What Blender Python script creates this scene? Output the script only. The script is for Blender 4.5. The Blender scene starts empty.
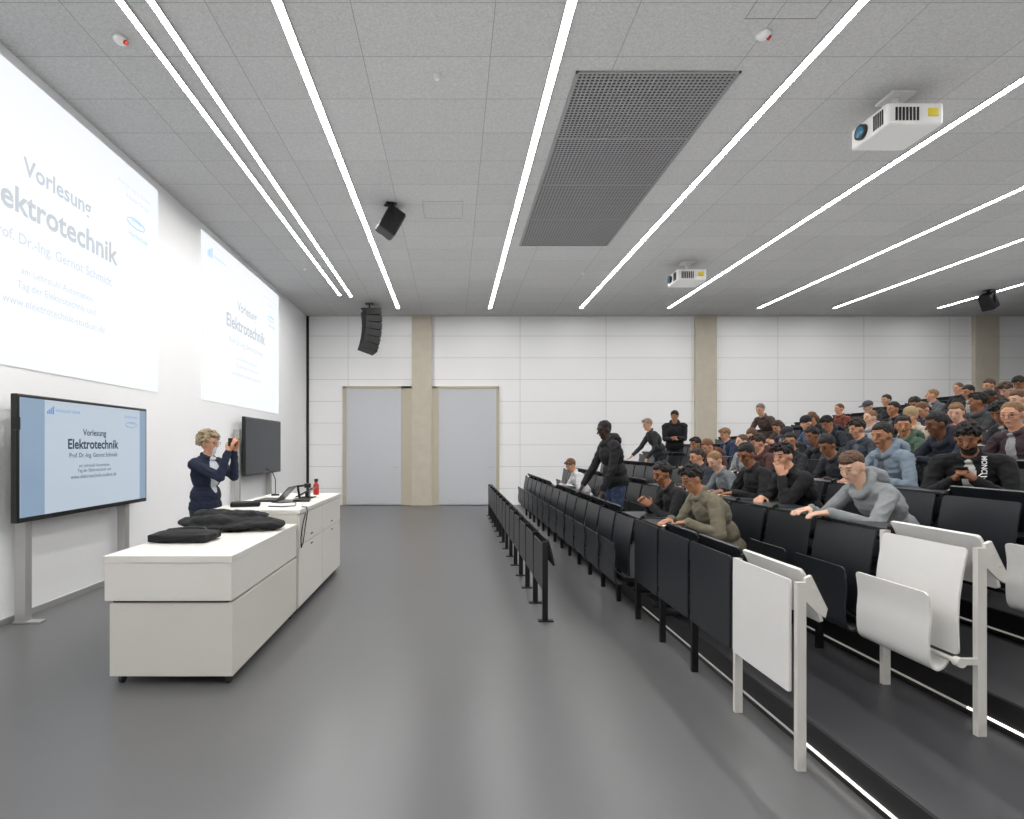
import bpy, math, random
import numpy as np
from mathutils import Vector, Matrix, noise
from mathutils.bvhtree import BVHTree
random.seed(7)
S=bpy.context.scene; C=S.collection
S.view_settings.view_transform='Standard'
PI=math.pi
F=553.0; VX=453.0; VY=447.0; HC=1.6; CEIL=5.2; BACK=15.25; LEFT=-4.03
def lin(h):
    h=h.lstrip('#'); o=[]
    for i in (0,2,4):
        c=int(h[i:i+2],16)/255; o.append(c/12.92 if c<=.04045 else ((c+.055)/1.055)**2.4)
    return (*o,1)
# ---------------------------------------------------------------- materials
def mat(name,hexc,rough=.6,metal=0,var=.06,scale=8,bump=0,emit=None,es=0,spec=None):
    m=bpy.data.materials.new(name); m.use_nodes=True; nt=m.node_tree; b=nt.nodes['Principled BSDF']
    c=lin(hexc)
    tc=nt.nodes.new('ShaderNodeTexCoord'); no=nt.nodes.new('ShaderNodeTexNoise'); no.inputs['Scale'].default_value=scale
    no.inputs['Detail'].default_value=4
    nt.links.new(tc.outputs['Object'],no.inputs['Vector'])
    mx=nt.nodes.new('ShaderNodeMix'); mx.data_type='RGBA'
    mx.inputs[6].default_value=(*[max(0,x*(1-var)) for x in c[:3]],1); mx.inputs[7].default_value=(*[min(1,x*(1+var)) for x in c[:3]],1)
    nt.links.new(no.outputs['Fac'],mx.inputs[0]); nt.links.new(mx.outputs[2],b.inputs['Base Color'])
    b.inputs['Roughness'].default_value=rough; b.inputs['Metallic'].default_value=metal
    if spec is not None: b.inputs['Specular IOR Level'].default_value=spec
    if bump:
        bp=nt.nodes.new('ShaderNodeBump'); bp.inputs['Strength'].default_value=bump; bp.inputs['Distance'].default_value=.01
        nt.links.new(no.outputs['Fac'],bp.inputs['Height']); nt.links.new(bp.outputs[0],b.inputs['Normal'])
    if emit:
        b.inputs['Emission Color'].default_value=lin(emit); b.inputs['Emission Strength'].default_value=es
    return m
def mth(nt,op,a,b=None):
    n=nt.nodes.new('ShaderNodeMath'); n.operation=op
    for i,v in enumerate((a,b)):
        if v is None: continue
        if isinstance(v,(int,float)): n.inputs[i].default_value=v
        else: nt.links.new(v,n.inputs[i])
    return n.outputs[0]
def grid_mat(name,hexc,hexl,ax,x0,sx,y0,sy,w,rough=.7,cellvar=.04,speck=.0,speckscale=60):
    m=bpy.data.materials.new(name); m.use_nodes=True; nt=m.node_tree; b=nt.nodes['Principled BSDF']
    tc=nt.nodes.new('ShaderNodeTexCoord'); sp=nt.nodes.new('ShaderNodeSeparateXYZ'); nt.links.new(tc.outputs['Object'],sp.inputs[0])
    mk=None; cells=[]
    for a,o,s in ((ax[0],x0,sx),(ax[1],y0,sy)):
        q=mth(nt,'DIVIDE',mth(nt,'SUBTRACT',sp.outputs[a],o),s)
        d=mth(nt,'ABSOLUTE',mth(nt,'SUBTRACT',mth(nt,'FRACT',q),.5))
        k=mth(nt,'GREATER_THAN',d,.5-w/(2*s)); mk=k if mk is None else mth(nt,'MAXIMUM',mk,k)
        cells.append(mth(nt,'FLOOR',q))
    cb=nt.nodes.new('ShaderNodeCombineXYZ'); nt.links.new(cells[0],cb.inputs[0]); nt.links.new(cells[1],cb.inputs[1])
    wn=nt.nodes.new('ShaderNodeTexWhiteNoise'); nt.links.new(cb.outputs[0],wn.inputs['Vector'])
    no=nt.nodes.new('ShaderNodeTexNoise'); no.inputs['Scale'].default_value=speckscale; no.inputs['Detail'].default_value=3
    nt.links.new(tc.outputs['Object'],no.inputs['Vector'])
    v=mth(nt,'ADD',mth(nt,'ADD',1-cellvar/2-speck/2,mth(nt,'MULTIPLY',wn.outputs['Value'],cellvar)),mth(nt,'MULTIPLY',no.outputs['Fac'],speck))
    sc=nt.nodes.new('ShaderNodeVectorMath'); sc.operation='SCALE'; sc.inputs[0].default_value=lin(hexc)[:3]; nt.links.new(v,sc.inputs['Scale'])
    mx=nt.nodes.new('ShaderNodeMix'); mx.data_type='RGBA'; nt.links.new(mk,mx.inputs[0]); nt.links.new(sc.outputs[0],mx.inputs[6]); mx.inputs[7].default_value=lin(hexl)
    nt.links.new(mx.outputs[2],b.inputs['Base Color']); b.inputs['Roughness'].default_value=rough
    return m
M={}
M['wall']=mat('white_plaster','#f7f7f8',.75,0,.01,3)
M['ceil']=grid_mat('acoustic_ceiling','#b9b9b8','#8a8a89','XY',-.83,1.175,5.10,.62,.007,.9,.07,.65,58)
M['backwall']=grid_mat('white_wall_panels','#f8f8f8','#d2d1cf','XZ',1.85,2.37,4.06,.6,.013,.6,.02,0)
M['floor']=mat('grey_resin_floor','#5e5e5f',.30,0,.05,1.2,spec=.5)
M['tier']=mat('dark_tier_floor','#3c3c3f',.38,0,.08,2)
M['riser']=mat('black_riser','#1e1e20',.5,0,.05,5)
M['concrete']=mat('beige_concrete','#c6beae',.85,0,.10,5,.2)
M['tan']=mat('tan_frame','#beb5a0',.6,0,.04,5)
M['leaf']=mat('grey_door_leaf','#c8cace',.45,0,.01,2)
M['black']=mat('charcoal_laminate','#212428',.36,0,.08,10)
M['blackmetal']=mat('black_metal','#17181a',.4,.3,.05,10)
M['deep']=mat('deep_black_cabinet','#050506',.6,0,.05,10)
M['white']=mat('white_laminate','#e0dfdc',.4,0,.01,4)
M['cream']=mat('pale_steel','#d8d6cf',.4,.1,.02,6)
M['desk']=mat('off_white_desk','#dddbd5',.45,0,.01,3)
M['desk2']=mat('off_white_desk_body','#d3d0c8',.5,0,.015,3)
M['cloth']=mat('black_cloth','#101114',.85,0,.3,30,.3)
M['plastic']=mat('black_plastic','#0c0d0f',.3,0,.05,10)
M['alu']=mat('aluminium','#b9b9b7',.35,.6,.03,12)
M['screenoff']=mat('dark_glass','#2c3035',.12,0,.02,2)
M['lamp']=mat('light_diffuser','#ffffff',.5,0,0,1,emit='#fffdfb',es=44)
M['led']=mat('led_strip_light','#ffffff',.5,0,0,1,emit='#fffaf2',es=1.4)
M['leddim']=mat('dim_led_strip','#7c7a78',.5,0,0,1,emit='#fffaf2',es=.22)
M['slide']=mat('projected_slide','#5c6066',.9,0,0,1,emit='#f8fbfe',es=.95,spec=0)
M['slidetext']=mat('projected_text','#565a60',.9,0,0,1,emit='#e9eef3',es=.80,spec=0)
M['slidedark']=mat('projected_title_text','#50545a',.9,0,0,1,emit='#dde2e8',es=.77,spec=0)
M['slideblue']=mat('projected_blue','#4d7093',.9,0,0,1,emit='#c6def2',es=.84,spec=0)
M['mslide']=mat('monitor_slide','#202830',.2,0,0,1,emit='#c6d3e0',es=.82)
M['mband']=mat('monitor_side_band','#202830',.2,0,0,1,emit='#9cb5cf',es=.7)
M['mtext']=mat('monitor_text','#10151c',.5,0,0,1,emit='#1c2c44',es=.6)
M['mblue']=mat('monitor_blue','#1c4a76',.5,0,0,1,emit='#6f9bc6',es=.75)
M['paper']=mat('white_paper','#e6e6e4',.7,0,.01,6)
M['red']=mat('red_plastic','#b3261e',.4,0,.03,6)
M['yellow']=mat('yellow_sticker','#d8c21e',.5,0,.02,6)
M['lens']=mat('blue_glass_lens','#123a56',.08,0,.05,6,emit='#4aa5c8',es=.25)
M['grey']=mat('grey_mesh','#959595',.6,.1,.03,9)
M['hatch']=mat('hatch_joint','#8b8b8a',.8,0,.03,9)
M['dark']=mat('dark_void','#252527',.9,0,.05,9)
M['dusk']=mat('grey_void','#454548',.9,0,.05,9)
M['whitetxt']=mat('white_print','#f4f4f4',.6,0,.0,9)
M['rubber']=mat('castor_rubber','#242424',.6,0,.05,9)
_mc={}
def cm(hexc,kind='cloth'):
    k=(hexc,kind)
    if k not in _mc:
        r={'cloth':.88,'skin':.5,'hair':.7,'shine':.5}[kind]
        _mc[k]=mat(kind+'_'+hexc.strip('#'),hexc,r,0,{'cloth':.18,'skin':.05,'hair':.45,'shine':.15}[kind],{'cloth':14,'skin':8,'hair':70,'shine':10}[kind],{'cloth':.35,'skin':0,'hair':.7,'shine':.3}[kind])
    return _mc[k]
# ---------------------------------------------------------------- mesh helpers
class MB:
    def __init__(s): s.v=[]; s.f=[]
    def add(s,v,f):
        o=len(s.v); s.v+= [tuple(x) for x in v]; s.f+=[tuple(i+o for i in q) for q in f]
    def box(s,x0,x1,y0,y1,z0,z1,mx=None):
        v=[Vector(p) for p in ((x0,y0,z0),(x1,y0,z0),(x1,y1,z0),(x0,y1,z0),(x0,y0,z1),(x1,y0,z1),(x1,y1,z1),(x0,y1,z1))]
        if mx: v=[mx@p for p in v]
        s.add(v,[(0,3,2,1),(4,5,6,7),(0,1,5,4),(1,2,6,5),(2,3,7,6),(3,0,4,7)]); return s
    def rev(s,prof,a,u,n=14):
        u=Vector(u).normalized(); a=Vector(a)
        t=Vector((0,0,1)) if abs(u.z)<.9 else Vector((1,0,0)); p=u.cross(t).normalized(); q=u.cross(p)
        v=[];rings=[];f=[]
        for (h,r) in prof:
            c=a+u*h
            if r<1e-6: rings.append([len(v)]); v.append(c)
            else:
                rings.append(list(range(len(v),len(v)+n)))
                for i in range(n):
                    an=2*PI*i/n; v.append(c+p*(r*math.cos(an))+q*(r*math.sin(an)))
        for A,B in zip(rings[:-1],rings[1:]):
            for i in range(n):
                j=(i+1)%n
                if len(A)==1: f.append((A[0],B[j],B[i]))
                elif len(B)==1: f.append((A[i],A[j],B[0]))
                else: f.append((A[i],A[j],B[j],B[i]))
        s.add(v,f); return s
    def tube(s,a,b,r,r2=None,n=12):
        a=Vector(a);b=Vector(b);L=(b-a).length; r2=r if r2 is None else r2
        return s.rev([(0,0),(0,r),(L,r2),(L,0)],a,b-a,n)
    def cone(s,a,b,ra,rb,n=14,m=4):
        a=Vector(a);b=Vector(b);L=(b-a).length
        pr=[(ra*math.sin(-PI/2+i*PI/2/m),ra*math.cos(-PI/2+i*PI/2/m) if i else 0) for i in range(m+1)]
        pr+=[(L+rb*math.sin(i*PI/2/m),rb*math.cos(i*PI/2/m) if i<m else 0) for i in range(m+1)]
        return s.rev(pr,a,(b-a) if L>1e-6 else (0,0,1),n)
    def ell(s,c,r,R=None,n=16,m=5):
        t=MB(); t.cone((0,0,0),(0,0,1e-7),1,1,n,m)
        R=R or Matrix.Identity(3); c=Vector(c)
        s.add([c+R@Vector((p[0]*r[0],p[1]*r[1],p[2]*r[2])) for p in t.v],t.f); return s
    def path(s,pts,r,n=8):
        for a,b in zip(pts[:-1],pts[1:]): s.cone(a,b,r,r,n,2)
        return s
    def mesh(s,name,smooth=False):
        me=bpy.data.meshes.new(name); me.from_pydata(s.v,[],s.f); me.validate(); me.update()
        if smooth:
            me.polygons.foreach_set('use_smooth',[True]*len(me.polygons))
            try: me.set_sharp_from_angle(angle=math.radians(40))
            except Exception: pass
        return me
    def build(s,name,m,parent=None,bevel=0,smooth=False,loc=None):
        me=s.mesh(name,smooth); me.materials.append(m); return link(name,me,parent,bevel,loc)
def link(name,me,parent=None,bevel=0,loc=None):
    o=bpy.data.objects.new(name,me); C.objects.link(o)
    if parent: o.parent=parent
    if loc: o.location=loc
    if bevel:
        b=o.modifiers.new('bevel','BEVEL'); b.width=bevel; b.segments=2; b.limit_method='ANGLE'
    return o
def thing(name,label,cat,loc=(0,0,0),rotz=0,group=None):
    o=bpy.data.objects.new(name,None); C.objects.link(o); o.location=loc; o.rotation_euler=(0,0,rotz); o.empty_display_size=.1
    return tag(o,label,cat,group)
def tag(o,label,cat,group=None):
    o['label']=label; o['category']=cat
    if group: o['group']=group
    return o
def struct(o): o['kind']='structure'; return o
def catmull(P,n=4):
    P=[Vector((p[0],p[1],0)) for p in P]; Q=[P[0]*2-P[1]]+P+[P[-1]*2-P[-2]]; out=[]
    for i in range(1,len(Q)-2):
        a,b,c,d=Q[i-1:i+3]
        for k in range(n):
            t=k/n; out.append(.5*((2*b)+(c-a)*t+(2*a-5*b+4*c-d)*t*t+(3*b-3*c+d-a)*t**3))
    out.append(P[-1]); return [(p.x,p.y) for p in out]
def sheet(prof,y0,y1,t,rc,n=5):
    P=[Vector((a,b)) for a,b in catmull(prof,n)]; L=[0]
    for a,b in zip(P[:-1],P[1:]): L.append(L[-1]+(b-a).length)
    Smax=L[-1]; ss=sorted(set([0]+[rc*(1-math.cos(PI/2*i/4)) for i in range(1,5)]+[Smax-rc*(1-math.cos(PI/2*i/4)) for i in range(0,5)]+[l for l in L if rc<l<Smax-rc]))
    def at(s):
        for i in range(len(L)-1):
            if s<=L[i+1]+1e-9:
                k=(s-L[i])/(L[i+1]-L[i]); return P[i].lerp(P[i+1],k),(P[i+1]-P[i]).normalized()
        return P[-1],(P[-1]-P[-2]).normalized()
    m=MB(); rows=[]; ny=7
    for s_ in ss:
        p,d=at(s_); nn=Vector((-d.y,d.x)); e=min(s_,Smax-s_); ins=0 if e>=rc else rc-math.sqrt(max(0,rc*rc-(rc-e)**2))
        r=[]
        for side in (-.5,.5):
            rr=[]
            for j in range(ny):
                y=(y0+ins)+(y1-y0-2*ins)*j/(ny-1); q=p+nn*(t*side); rr.append(len(m.v)); m.v.append((q.x,y,q.y))
            r.append(rr)
        rows.append(r)
    for A,B in zip(rows[:-1],rows[1:]):
        for j in range(ny-1):
            m.f.append((A[0][j],A[0][j+1],B[0][j+1],B[0][j])); m.f.append((A[1][j+1],A[1][j],B[1][j],B[1][j+1]))
        m.f.append((A[0][0],B[0][0],B[1][0],A[1][0])); m.f.append((A[0][-1],A[1][-1],B[1][-1],B[0][-1]))
    for r,fl in ((rows[0],1),(rows[-1],0)):
        for j in range(ny-1):
            q=(r[0][j],r[1][j],r[1][j+1],r[0][j+1]); m.f.append(q if fl else q[::-1])
    return m
def text_mesh(s,width,right,up,origin,bold=.0):
    cu=bpy.data.curves.new('lettering','FONT'); cu.body=s; cu.align_x='CENTER'; cu.align_y='CENTER'; cu.offset=bold; cu.resolution_u=3
    t=bpy.data.objects.new('lettering',cu); C.objects.link(t); dg=bpy.context.evaluated_depsgraph_get(); dg.update()
    me=bpy.data.meshes.new_from_object(t.evaluated_get(dg)); bpy.data.objects.remove(t)
    xs=[v.co.x for v in me.vertices]; ys=[v.co.y for v in me.vertices]; k=width/(max(xs)-min(xs)); cx=(max(xs)+min(xs))/2; cy=(max(ys)+min(ys))/2
    R=Vector(right);U=Vector(up);O=Vector(origin)
    for v in me.vertices: v.co=O+R*((v.co.x-cx)*k)+U*((v.co.y-cy)*k)
    me.update(); return me
def text(s,width,right,up,origin,m,parent,bold=0,name='lettering'):
    me=text_mesh(s,width,right,up,origin,bold); me.materials.clear(); me.materials.append(m); return link(name,me,parent)
# ---------------------------------------------------------------- room shell
XR=18.5; YN=-3.0
def shell(name,b,m): return struct(MB().box(*b).build(name,m))
shell('floor',(LEFT,XR,YN,BACK,-.15,0),M['floor'])
shell('ceiling',(LEFT,XR,YN,BACK,CEIL,CEIL+.15),M['ceil'])
shell('wall_left',(LEFT-.2,LEFT,YN,BACK,0,CEIL),M['wall'])
shell('wall_back',(LEFT-.2,XR+.2,BACK,BACK+.2,0,CEIL),M['backwall'])
shell('wall_right',(XR,XR+.2,YN,BACK,0,CEIL),M['wall'])
shell('wall_near',(LEFT-.2,XR+.2,YN-.2,YN,0,CEIL),M['wall'])
shell('baseboard_left',(LEFT,LEFT+.012,YN,BACK-.05,0,.06),M['alu'])
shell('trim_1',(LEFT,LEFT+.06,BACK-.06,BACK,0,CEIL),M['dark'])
for x0,x1 in ((-1.13,-.58),(6.65,7.22),(14.3,14.95)):
    shell('wall_pillar',(x0,x1,BACK-.12,BACK,0,CEIL),M['concrete'])
for i,(x0,x1,l0,l1) in enumerate(((-3.03,-1.13,-2.93,-1.42),(-.58,1.27,-.40,1.19))):
    d=bpy.data.objects.new('door_%d'%(i+1),None); C.objects.link(d); struct(d); d.location=((x0+x1)/2,BACK-.03,0)
    cx=(x0+x1)/2; f=MB(); y0,y1=-.05,.03
    f.box(x0-cx,l0-cx,y0,y1,0,3.27).box(l1-cx,x1-cx,y0,y1,0,3.27).box(x0-cx,x1-cx,y0,y1,3.2,3.27)
    f.build('door_frame',M['tan'],d,.004)
    MB().box(l0-cx,l1-cx,-.03,.02,.02,3.2).build('door_leaf',M['leaf'],d,.004)
    MB().tube((l1-cx-.1,-.03,1.05),(l1-cx-.1,-.07,1.05),.012).tube((l1-cx-.1,-.07,1.05),(l1-cx-.22,-.07,1.05),.011).build('door_handle',M['alu'],d)
# tiers
NT=12; RISE=.17; PITCH=.89
for n in range(1,NT+1):
    xr=1.87+PITCH*(n-1); x1=xr+PITCH if n<NT else XR
    o=shell('floor_tier',(xr,x1,YN,BACK,0 if n==1 else RISE*(n-1)-.05,RISE*n),M['tier'])
    r=MB().box(xr-.012,xr,YN,BACK-.1,RISE*(n-1),RISE*n-.004).build('trim_%d'%(n+1),M['riser']); struct(r)
ORD=['first','second','third','fourth','fifth','sixth','seventh','eighth','ninth','tenth','eleventh','twelfth','thirteenth','fourteenth','fifteenth','sixteenth','seventeenth','eighteenth']
for n in range(1,4):
    xr=1.87+PITCH*(n-1)
    o=MB().box(xr-.020,xr-.012,YN+.05,2.95,RISE*(n-1)+.035,RISE*(n-1)+.047).build('step_light',M['led'])
    tag(o,'bright glowing near end of the light strip along the %s step from the floor'%ORD[n-1],'light strip','light strips on the steps')
    o=MB().box(xr-.020,xr-.012,2.96,[5.4,4.4,4.4][n-1],RISE*(n-1)+.035,RISE*(n-1)+.045).build('step_light',M['leddim'])
    tag(o,'dimmer light strip under the seats along the %s step from the floor'%ORD[n-1],'light strip','light strips on the steps')
# ceiling lights
LX=[(-2.68,.055,13.1),(-2.43,.055,13.2),(-1.417,.072,14.3),(.958,.072,14.3),(3.30,.072,14.3),(5.57,.072,14.3),(7.9,.072,14.3),(9.85,.072,14.3),(12.55,.072,14.3)]
for i,(x,w,ye) in enumerate(LX):
    t=thing('ceiling_light','%s long glowing linear ceiling light counted from the wall with the projected slides'%ORD[i],'ceiling light',(x,0,CEIL),0,'linear ceiling lights')
    MB().box(-w/2,w/2,-2.6,ye,-.012,-.001).build('diffuser',M['lamp'],t)
    MB().box(-w/2-.012,-w/2,-2.6,ye,-.014,-.0).box(w/2,w/2+.012,-2.6,ye,-.014,-.0).build('housing',M['alu'],t)
# grille
g=thing('ceiling_grille','large grey mesh ventilation grille in four sections set in the ceiling','grille',(1.18,5.29,CEIL))
W=1.58; L=4.57
fr=MB().box(0,W,0,.02,-.02,0).box(0,W,L-.02,L,-.02,0).box(0,.02,0,L,-.02,0).box(W-.02,W,0,L,-.02,0)
for k in (1,2,3): fr.box(0,W,k*L/4-.012,k*L/4+.012,-.02,0)
fr.build('frame',M['grey'],g)
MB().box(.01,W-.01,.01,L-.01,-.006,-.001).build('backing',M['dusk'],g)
sec=MB(); sl=L/4-.03; nx=34; ny=25
for i in range(nx+1):
    x=.03+(W-.06)*i/nx; sec.box(x-.007,x+.007,0,sl,-.014,-.008)
for j in range(ny+1):
    y=sl*j/ny; sec.box(.03,W-.03,y-.007,y+.007,-.0141,-.0081)
me=sec.mesh('grille_mesh'); me.materials.append(M['grey'])
for k in range(4): link('grille_mesh',me,g,0,(0,.015+k*L/4,0))
# detectors
for (x,y,l,c) in ((-2.93,4.87,'white smoke detector with red mark on the ceiling by the big slide','r'),(2.70,4.81,'white smoke detector with red mark on the ceiling above the mesh grille','r'),(-.155,5.35,'small white sprinkler head on the ceiling between two light lines','w'),(-2.97,11.1,'small white detector on the ceiling above the second projected slide','w'),(2.68,11.4,'small white detector on the ceiling beyond the mesh grille','w')):
    t=thing('smoke_detector',l,'detector',(x,y,CEIL))
    r=.06 if c=='r' else .035
    MB().rev([(0,0),(0,r),(-.02,r),(-.045,r*.6),(-.05,0)],(0,0,0),(0,0,1),20).build('housing',M['white'],t,0,True)
    if c=='r': MB().tube((.035,0,-.03),(.06,0,-.045),.02).build('indicator',M['red'],t)
for (x,y,l) in ((-.15,8.4,'faint square access hatch in the ceiling beside the tilted loudspeaker'),(2.75,4.35,'faint square access hatch in the ceiling at the top of the photo')):
    t=thing('ceiling_hatch',l,'hatch',(x,y,CEIL))
    MB().box(-.3,.3,-.3,-.294,-.003,0).box(-.3,.3,.294,.3,-.003,0).box(-.3,-.294,-.3,.3,-.003,0).box(.294,.3,-.3,.3,-.003,0).build('hatch_rim',M['hatch'],t)
# projectors
for (y,l) in ((5.7,'large white projector with glowing blue lens hanging nearest the camera'),(10.8,'smaller looking white projector hanging farther back beside a ceiling light')):
    t=thing('projector',l,'projector',(4.56,y,CEIL),0,'ceiling projectors')
    MB().box(-.28,.28,-.25,.25,-.42,-.2).build('body',M['white'],t,.025)
    MB().tube((0,0,-.2),(0,0,-.02),.03).box(-.12,.12,-.12,.12,-.022,-.0).box(-.15,.15,-.15,.15,-.21,-.195).build('ceiling_mount',M['white'],t)
    MB().tube((-.28,.08,-.31),(-.315,.08,-.31),.075,None,24).build('lens_ring',M['plastic'],t)
    MB().rev([(0,0),(0,.055),(.008,.03),(.01,0)],(-.315,.08,-.31),(-1,0,0),24).build('lens',M['lens'],t,0,True)
    for k in range(7): MB().box(-.2+.035*k,-.18+.035*k,-.256,-.25,-.38,-.25).build('vent_slot',M['plastic'],t)
    for k in range(5): MB().box(-.286,-.28,-.2+.028*k,-.185+.028*k,-.39,-.24).build('vent_slot',M['plastic'],t)
    MB().box(.12,.22,-.255,-.25,-.34,-.26).build('sticker',M['yellow'],t)
# line array loudspeaker
t=thing('line_array_loudspeaker','curved black loudspeaker array hanging from the ceiling near the back wall','loudspeaker',(-2.1,13.9,CEIL))
MB().tube((0,0,-.14),(0,0,-.0),.02).box(-.1,.1,-.1,.1,-.012,-.0).box(-.2,.2,-.12,.12,-.16,-.13).build('ceiling_bracket',M['blackmetal'],t)
p=Vector((.02,0,-.16))
for k in range(6):
    a=-.12+.085*k
    mx=Matrix.Rotation(.35,4,'Z')@Matrix.Translation(p)@Matrix.Rotation(a,4,'Y')
    m=MB().box(-.19,.22,-.28,.28,-.165,0,mx); m.build('speaker_module',M['deep'],t,.012)
    p=p+Vector((-math.sin(a),0,-math.cos(a)))*.176
def spk(x,y,l,rz,s):
    t=thing('loudspeaker',l,'loudspeaker',(x,y,CEIL),rz)
    mx=Matrix.Translation((0,0,-.3*s))@Matrix.Rotation(.5,4,'Y')
    MB().box(-.15*s,.15*s,-.14*s,.14*s,-.22*s,.22*s,mx).build('cabinet',M['plastic'],t,.02)
    MB().box(.151*s,.16*s,-.12*s,.12*s,-.19*s,.19*s,mx).build('front_mesh',M['dark'],t)
    MB().box(-.02,.02,-.165*s,-.15*s,-.36*s,-.05).box(-.02,.02,.15*s,.165*s,-.36*s,-.05).box(-.02,.02,-.165*s,.165*s,-.06,-.045).tube((0,0,-.05),(0,0,-.0),.03).box(-.08,.08,-.08,.08,-.012,0).build('bracket',M['blackmetal'],t)
spk(-.93,8.2,'black tilted loudspeaker on a bracket between two light lines',.4,.9)
spk(12.3,12.7,'black loudspeaker on the ceiling above the upper audience rows',PI+.3,.85)
# ---------------------------------------------------------------- left wall slides
RT=(0,1,0);UP=(0,0,1)
def swoosh(x,cy,cz,w,h,r,m,parent):
    for k,(a0,a1,s) in enumerate(((.2,2.9,1.0),(3.3,6.0,1.0),(.6,2.4,.6))):
        pts=[(x,cy+w*s*math.cos(a0+(a1-a0)*i/10),cz+h*s*math.sin(a0+(a1-a0)*i/10)) for i in range(11)]
        MB().path(pts,r,6).build('logo_line',m,parent)
def slide(y0,y1,z0,z1,cy,l,sc):
    t=thing('projected_slide',l,'projection',(LEFT+.001,cy,z0))
    MB().box(0,.012,y0-cy,y1-cy,0,z1-z0).build('slide_area',M['slide'],t)
    X=.016; H=z1-z0
    def T(s,w,fy,z,m='slidetext',b=0): text(s,w*sc,RT,UP,(X,fy*sc,z*H),M[m],t,b)
    T('Vorlesung',1.0,0,.68,'slidedark',.018); T('Elektrotechnik',2.0,0,.56,'slidedark',.022)
    T('Prof. Dr.-Ing. Gernot Schmidt',1.75,0,.43,b=.008); T('am Lehrstuhl Automation',1.05,0,.33); T('Tag der Elektrotechnik und',1.15,0,.275)
    T('www.elektrotechnik-studium.de',1.5,0,.22); T('Prof. Dr.-Ing. G. Schmidt',.72,1.38,.90); T('Fakultät Technik',.5,1.45,.86)
    T('Hochschule',.42,1.45,.70,'slideblue',.01)
    swoosh(X,1.40*sc,.755*H,.2*sc,.055*sc,.007,M['slideblue'],t)
    for k in range(4): MB().box(X-.002,X,(-1.75+.05*k)*sc,(-1.72+.05*k)*sc,.875*H,(.91+.01*k)*H).build('logo',M['slideblue'],t)
    T('Hochschule Technik',.5,-1.28,.90,'slideblue',.01)
slide(3.65,7.53,2.34,5.09,5.65,'large bright projected lecture slide on the left wall nearest the camera',.97)
slide(8.84,12.75,2.36,5.08,10.8,'second bright projected lecture slide farther along the left wall',1.0)
def monitor(y0,y1,z0,z1,l,on):
    X=-3.80; t=thing('display_screen',l,'display',(X,(y0+y1)/2,0)); h=(y1-y0)/2
    MB().box(-.06,.0,-h,h,z0,z1).build('bezel',M['plastic'],t,.008)
    MB().box(.0,.004,-h+.03,h-.03,z0+.045,z1-.03).build('panel',M['mslide'] if on else M['screenoff'],t)
    for y in (-h*.78,h*.72) if on else (-h-.06,h*.6):
        MB().box(-.17,-.07,y-.04,y+.04,0,z1-.05 if on else z1-.25).box(-.19,.06,y-.045,y+.045,0,.02).build('stand_column',M['alu'],t,.004)
    MB().box(-.075,-.06,-h*.8,h*.8,z0+.3,z0+.4).box(-.075,-.06,-h*.8,h*.8,z1-.4,z1-.3).build('mounting_rail',M['alu'],t)
    if on:
        for a,b in ((-h+.03,-.70),(.86,h-.03)): MB().box(.004,.005,a,b,z0+.045,z1-.03).build('side_band',M['mband'],t)
        x=.007
        def T(s,w,y,z,b=0,m='mtext'): text(s,w,RT,UP,(x,y,z),M[m],t,b)
        T('Vorlesung',.38,.02,1.74,.015);T('Elektrotechnik',.82,.02,1.63,.022);T('Prof. Dr.-Ing. Gernot Schmidt',.78,.02,1.51,.006)
        T('am Lehrstuhl Automation',.50,.02,1.41);T('Tag der Elektrotechnik und',.54,.02,1.355);T('www.elektrotechnik-studium.de',.74,.02,1.30)
        T('Fakultät Technik',.26,.68,1.95,0,'mblue'); T('Hochschule Technik',.34,-.38,1.95,.01,'mblue')
        for k in range(4): MB().box(.004,.007,-.67+.025*k,-.655+.025*k,1.91,1.94+.015*k).build('logo',M['mblue'],t)
        swoosh(.006,.68,1.86,.11,.03,.003,M['mblue'],t)
        MB().box(-.03,.03,-h-.03,-h,1.75,1.86).build('stylus_holder',M['blackmetal'],t)
monitor(4.82,6.86,.93,2.07,'large display showing a pale blue lecture title slide beside the desk',True)
monitor(10.1,12.2,1.06,2.16,'switched off dark display behind the standing lecturer',False)
# ---------------------------------------------------------------- desks
t=thing('lecture_desk','low off white desk on castors nearest the camera with black bag and coat','desk',(-1.905,4.46,0))
MB().box(-.43,.43,-.77,.77,.825,.873).build('worktop',M['desk'],t,.004)
MB().box(-.425,.425,-.765,.765,.57,.825).build('upper_cabinet',M['desk'],t,.004)
MB().box(-.39,.39,-.73,.75,.54,.575).build('recessed_joint',M['dusk'],t)
MB().box(-.40,.425,-.75,.765,.06,.552).build('lower_cabinet',M['desk2'],t,.004)
for x in (-.34,.38):
    for y in (-.7,.7):
        MB().tube((x-.012,y,.034),(x+.012,y,.034),.034,None,16).tube((x,y,.03),(x,y,.07),.012).build('castor',M['rubber'],t)
t=thing('lecture_desk','taller off white desk with drawers farther from the camera holding the laptop','desk',(-1.905,6.24,0))
MB().box(-.43,.445,-.97,.97,.96,1.0).build('worktop',M['desk'],t,.004)
MB().box(-.42,.42,-.96,.96,.05,.96).build('cabinet',M['desk2'],t,.004)
MB().box(-.38,.38,-.92,.92,0,.05).build('plinth',M['dark'],t)
for y in (-.95,.01):
    d=MB().box(.42,.435,y,y+.94,.66,.945).build('drawer',M['desk'],t,.003)
    MB().box(.435,.438,y+.42,y+.50,.70,.712).build('recessed_handle',M['dark'],d)
    d=MB().box(.42,.435,y,y+.94,.07,.648).build('cabinet_door',M['desk'],t,.003)
    MB().box(.435,.438,y+.42,y+.50,.60,.612).build('recessed_handle',M['dark'],d)
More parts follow.
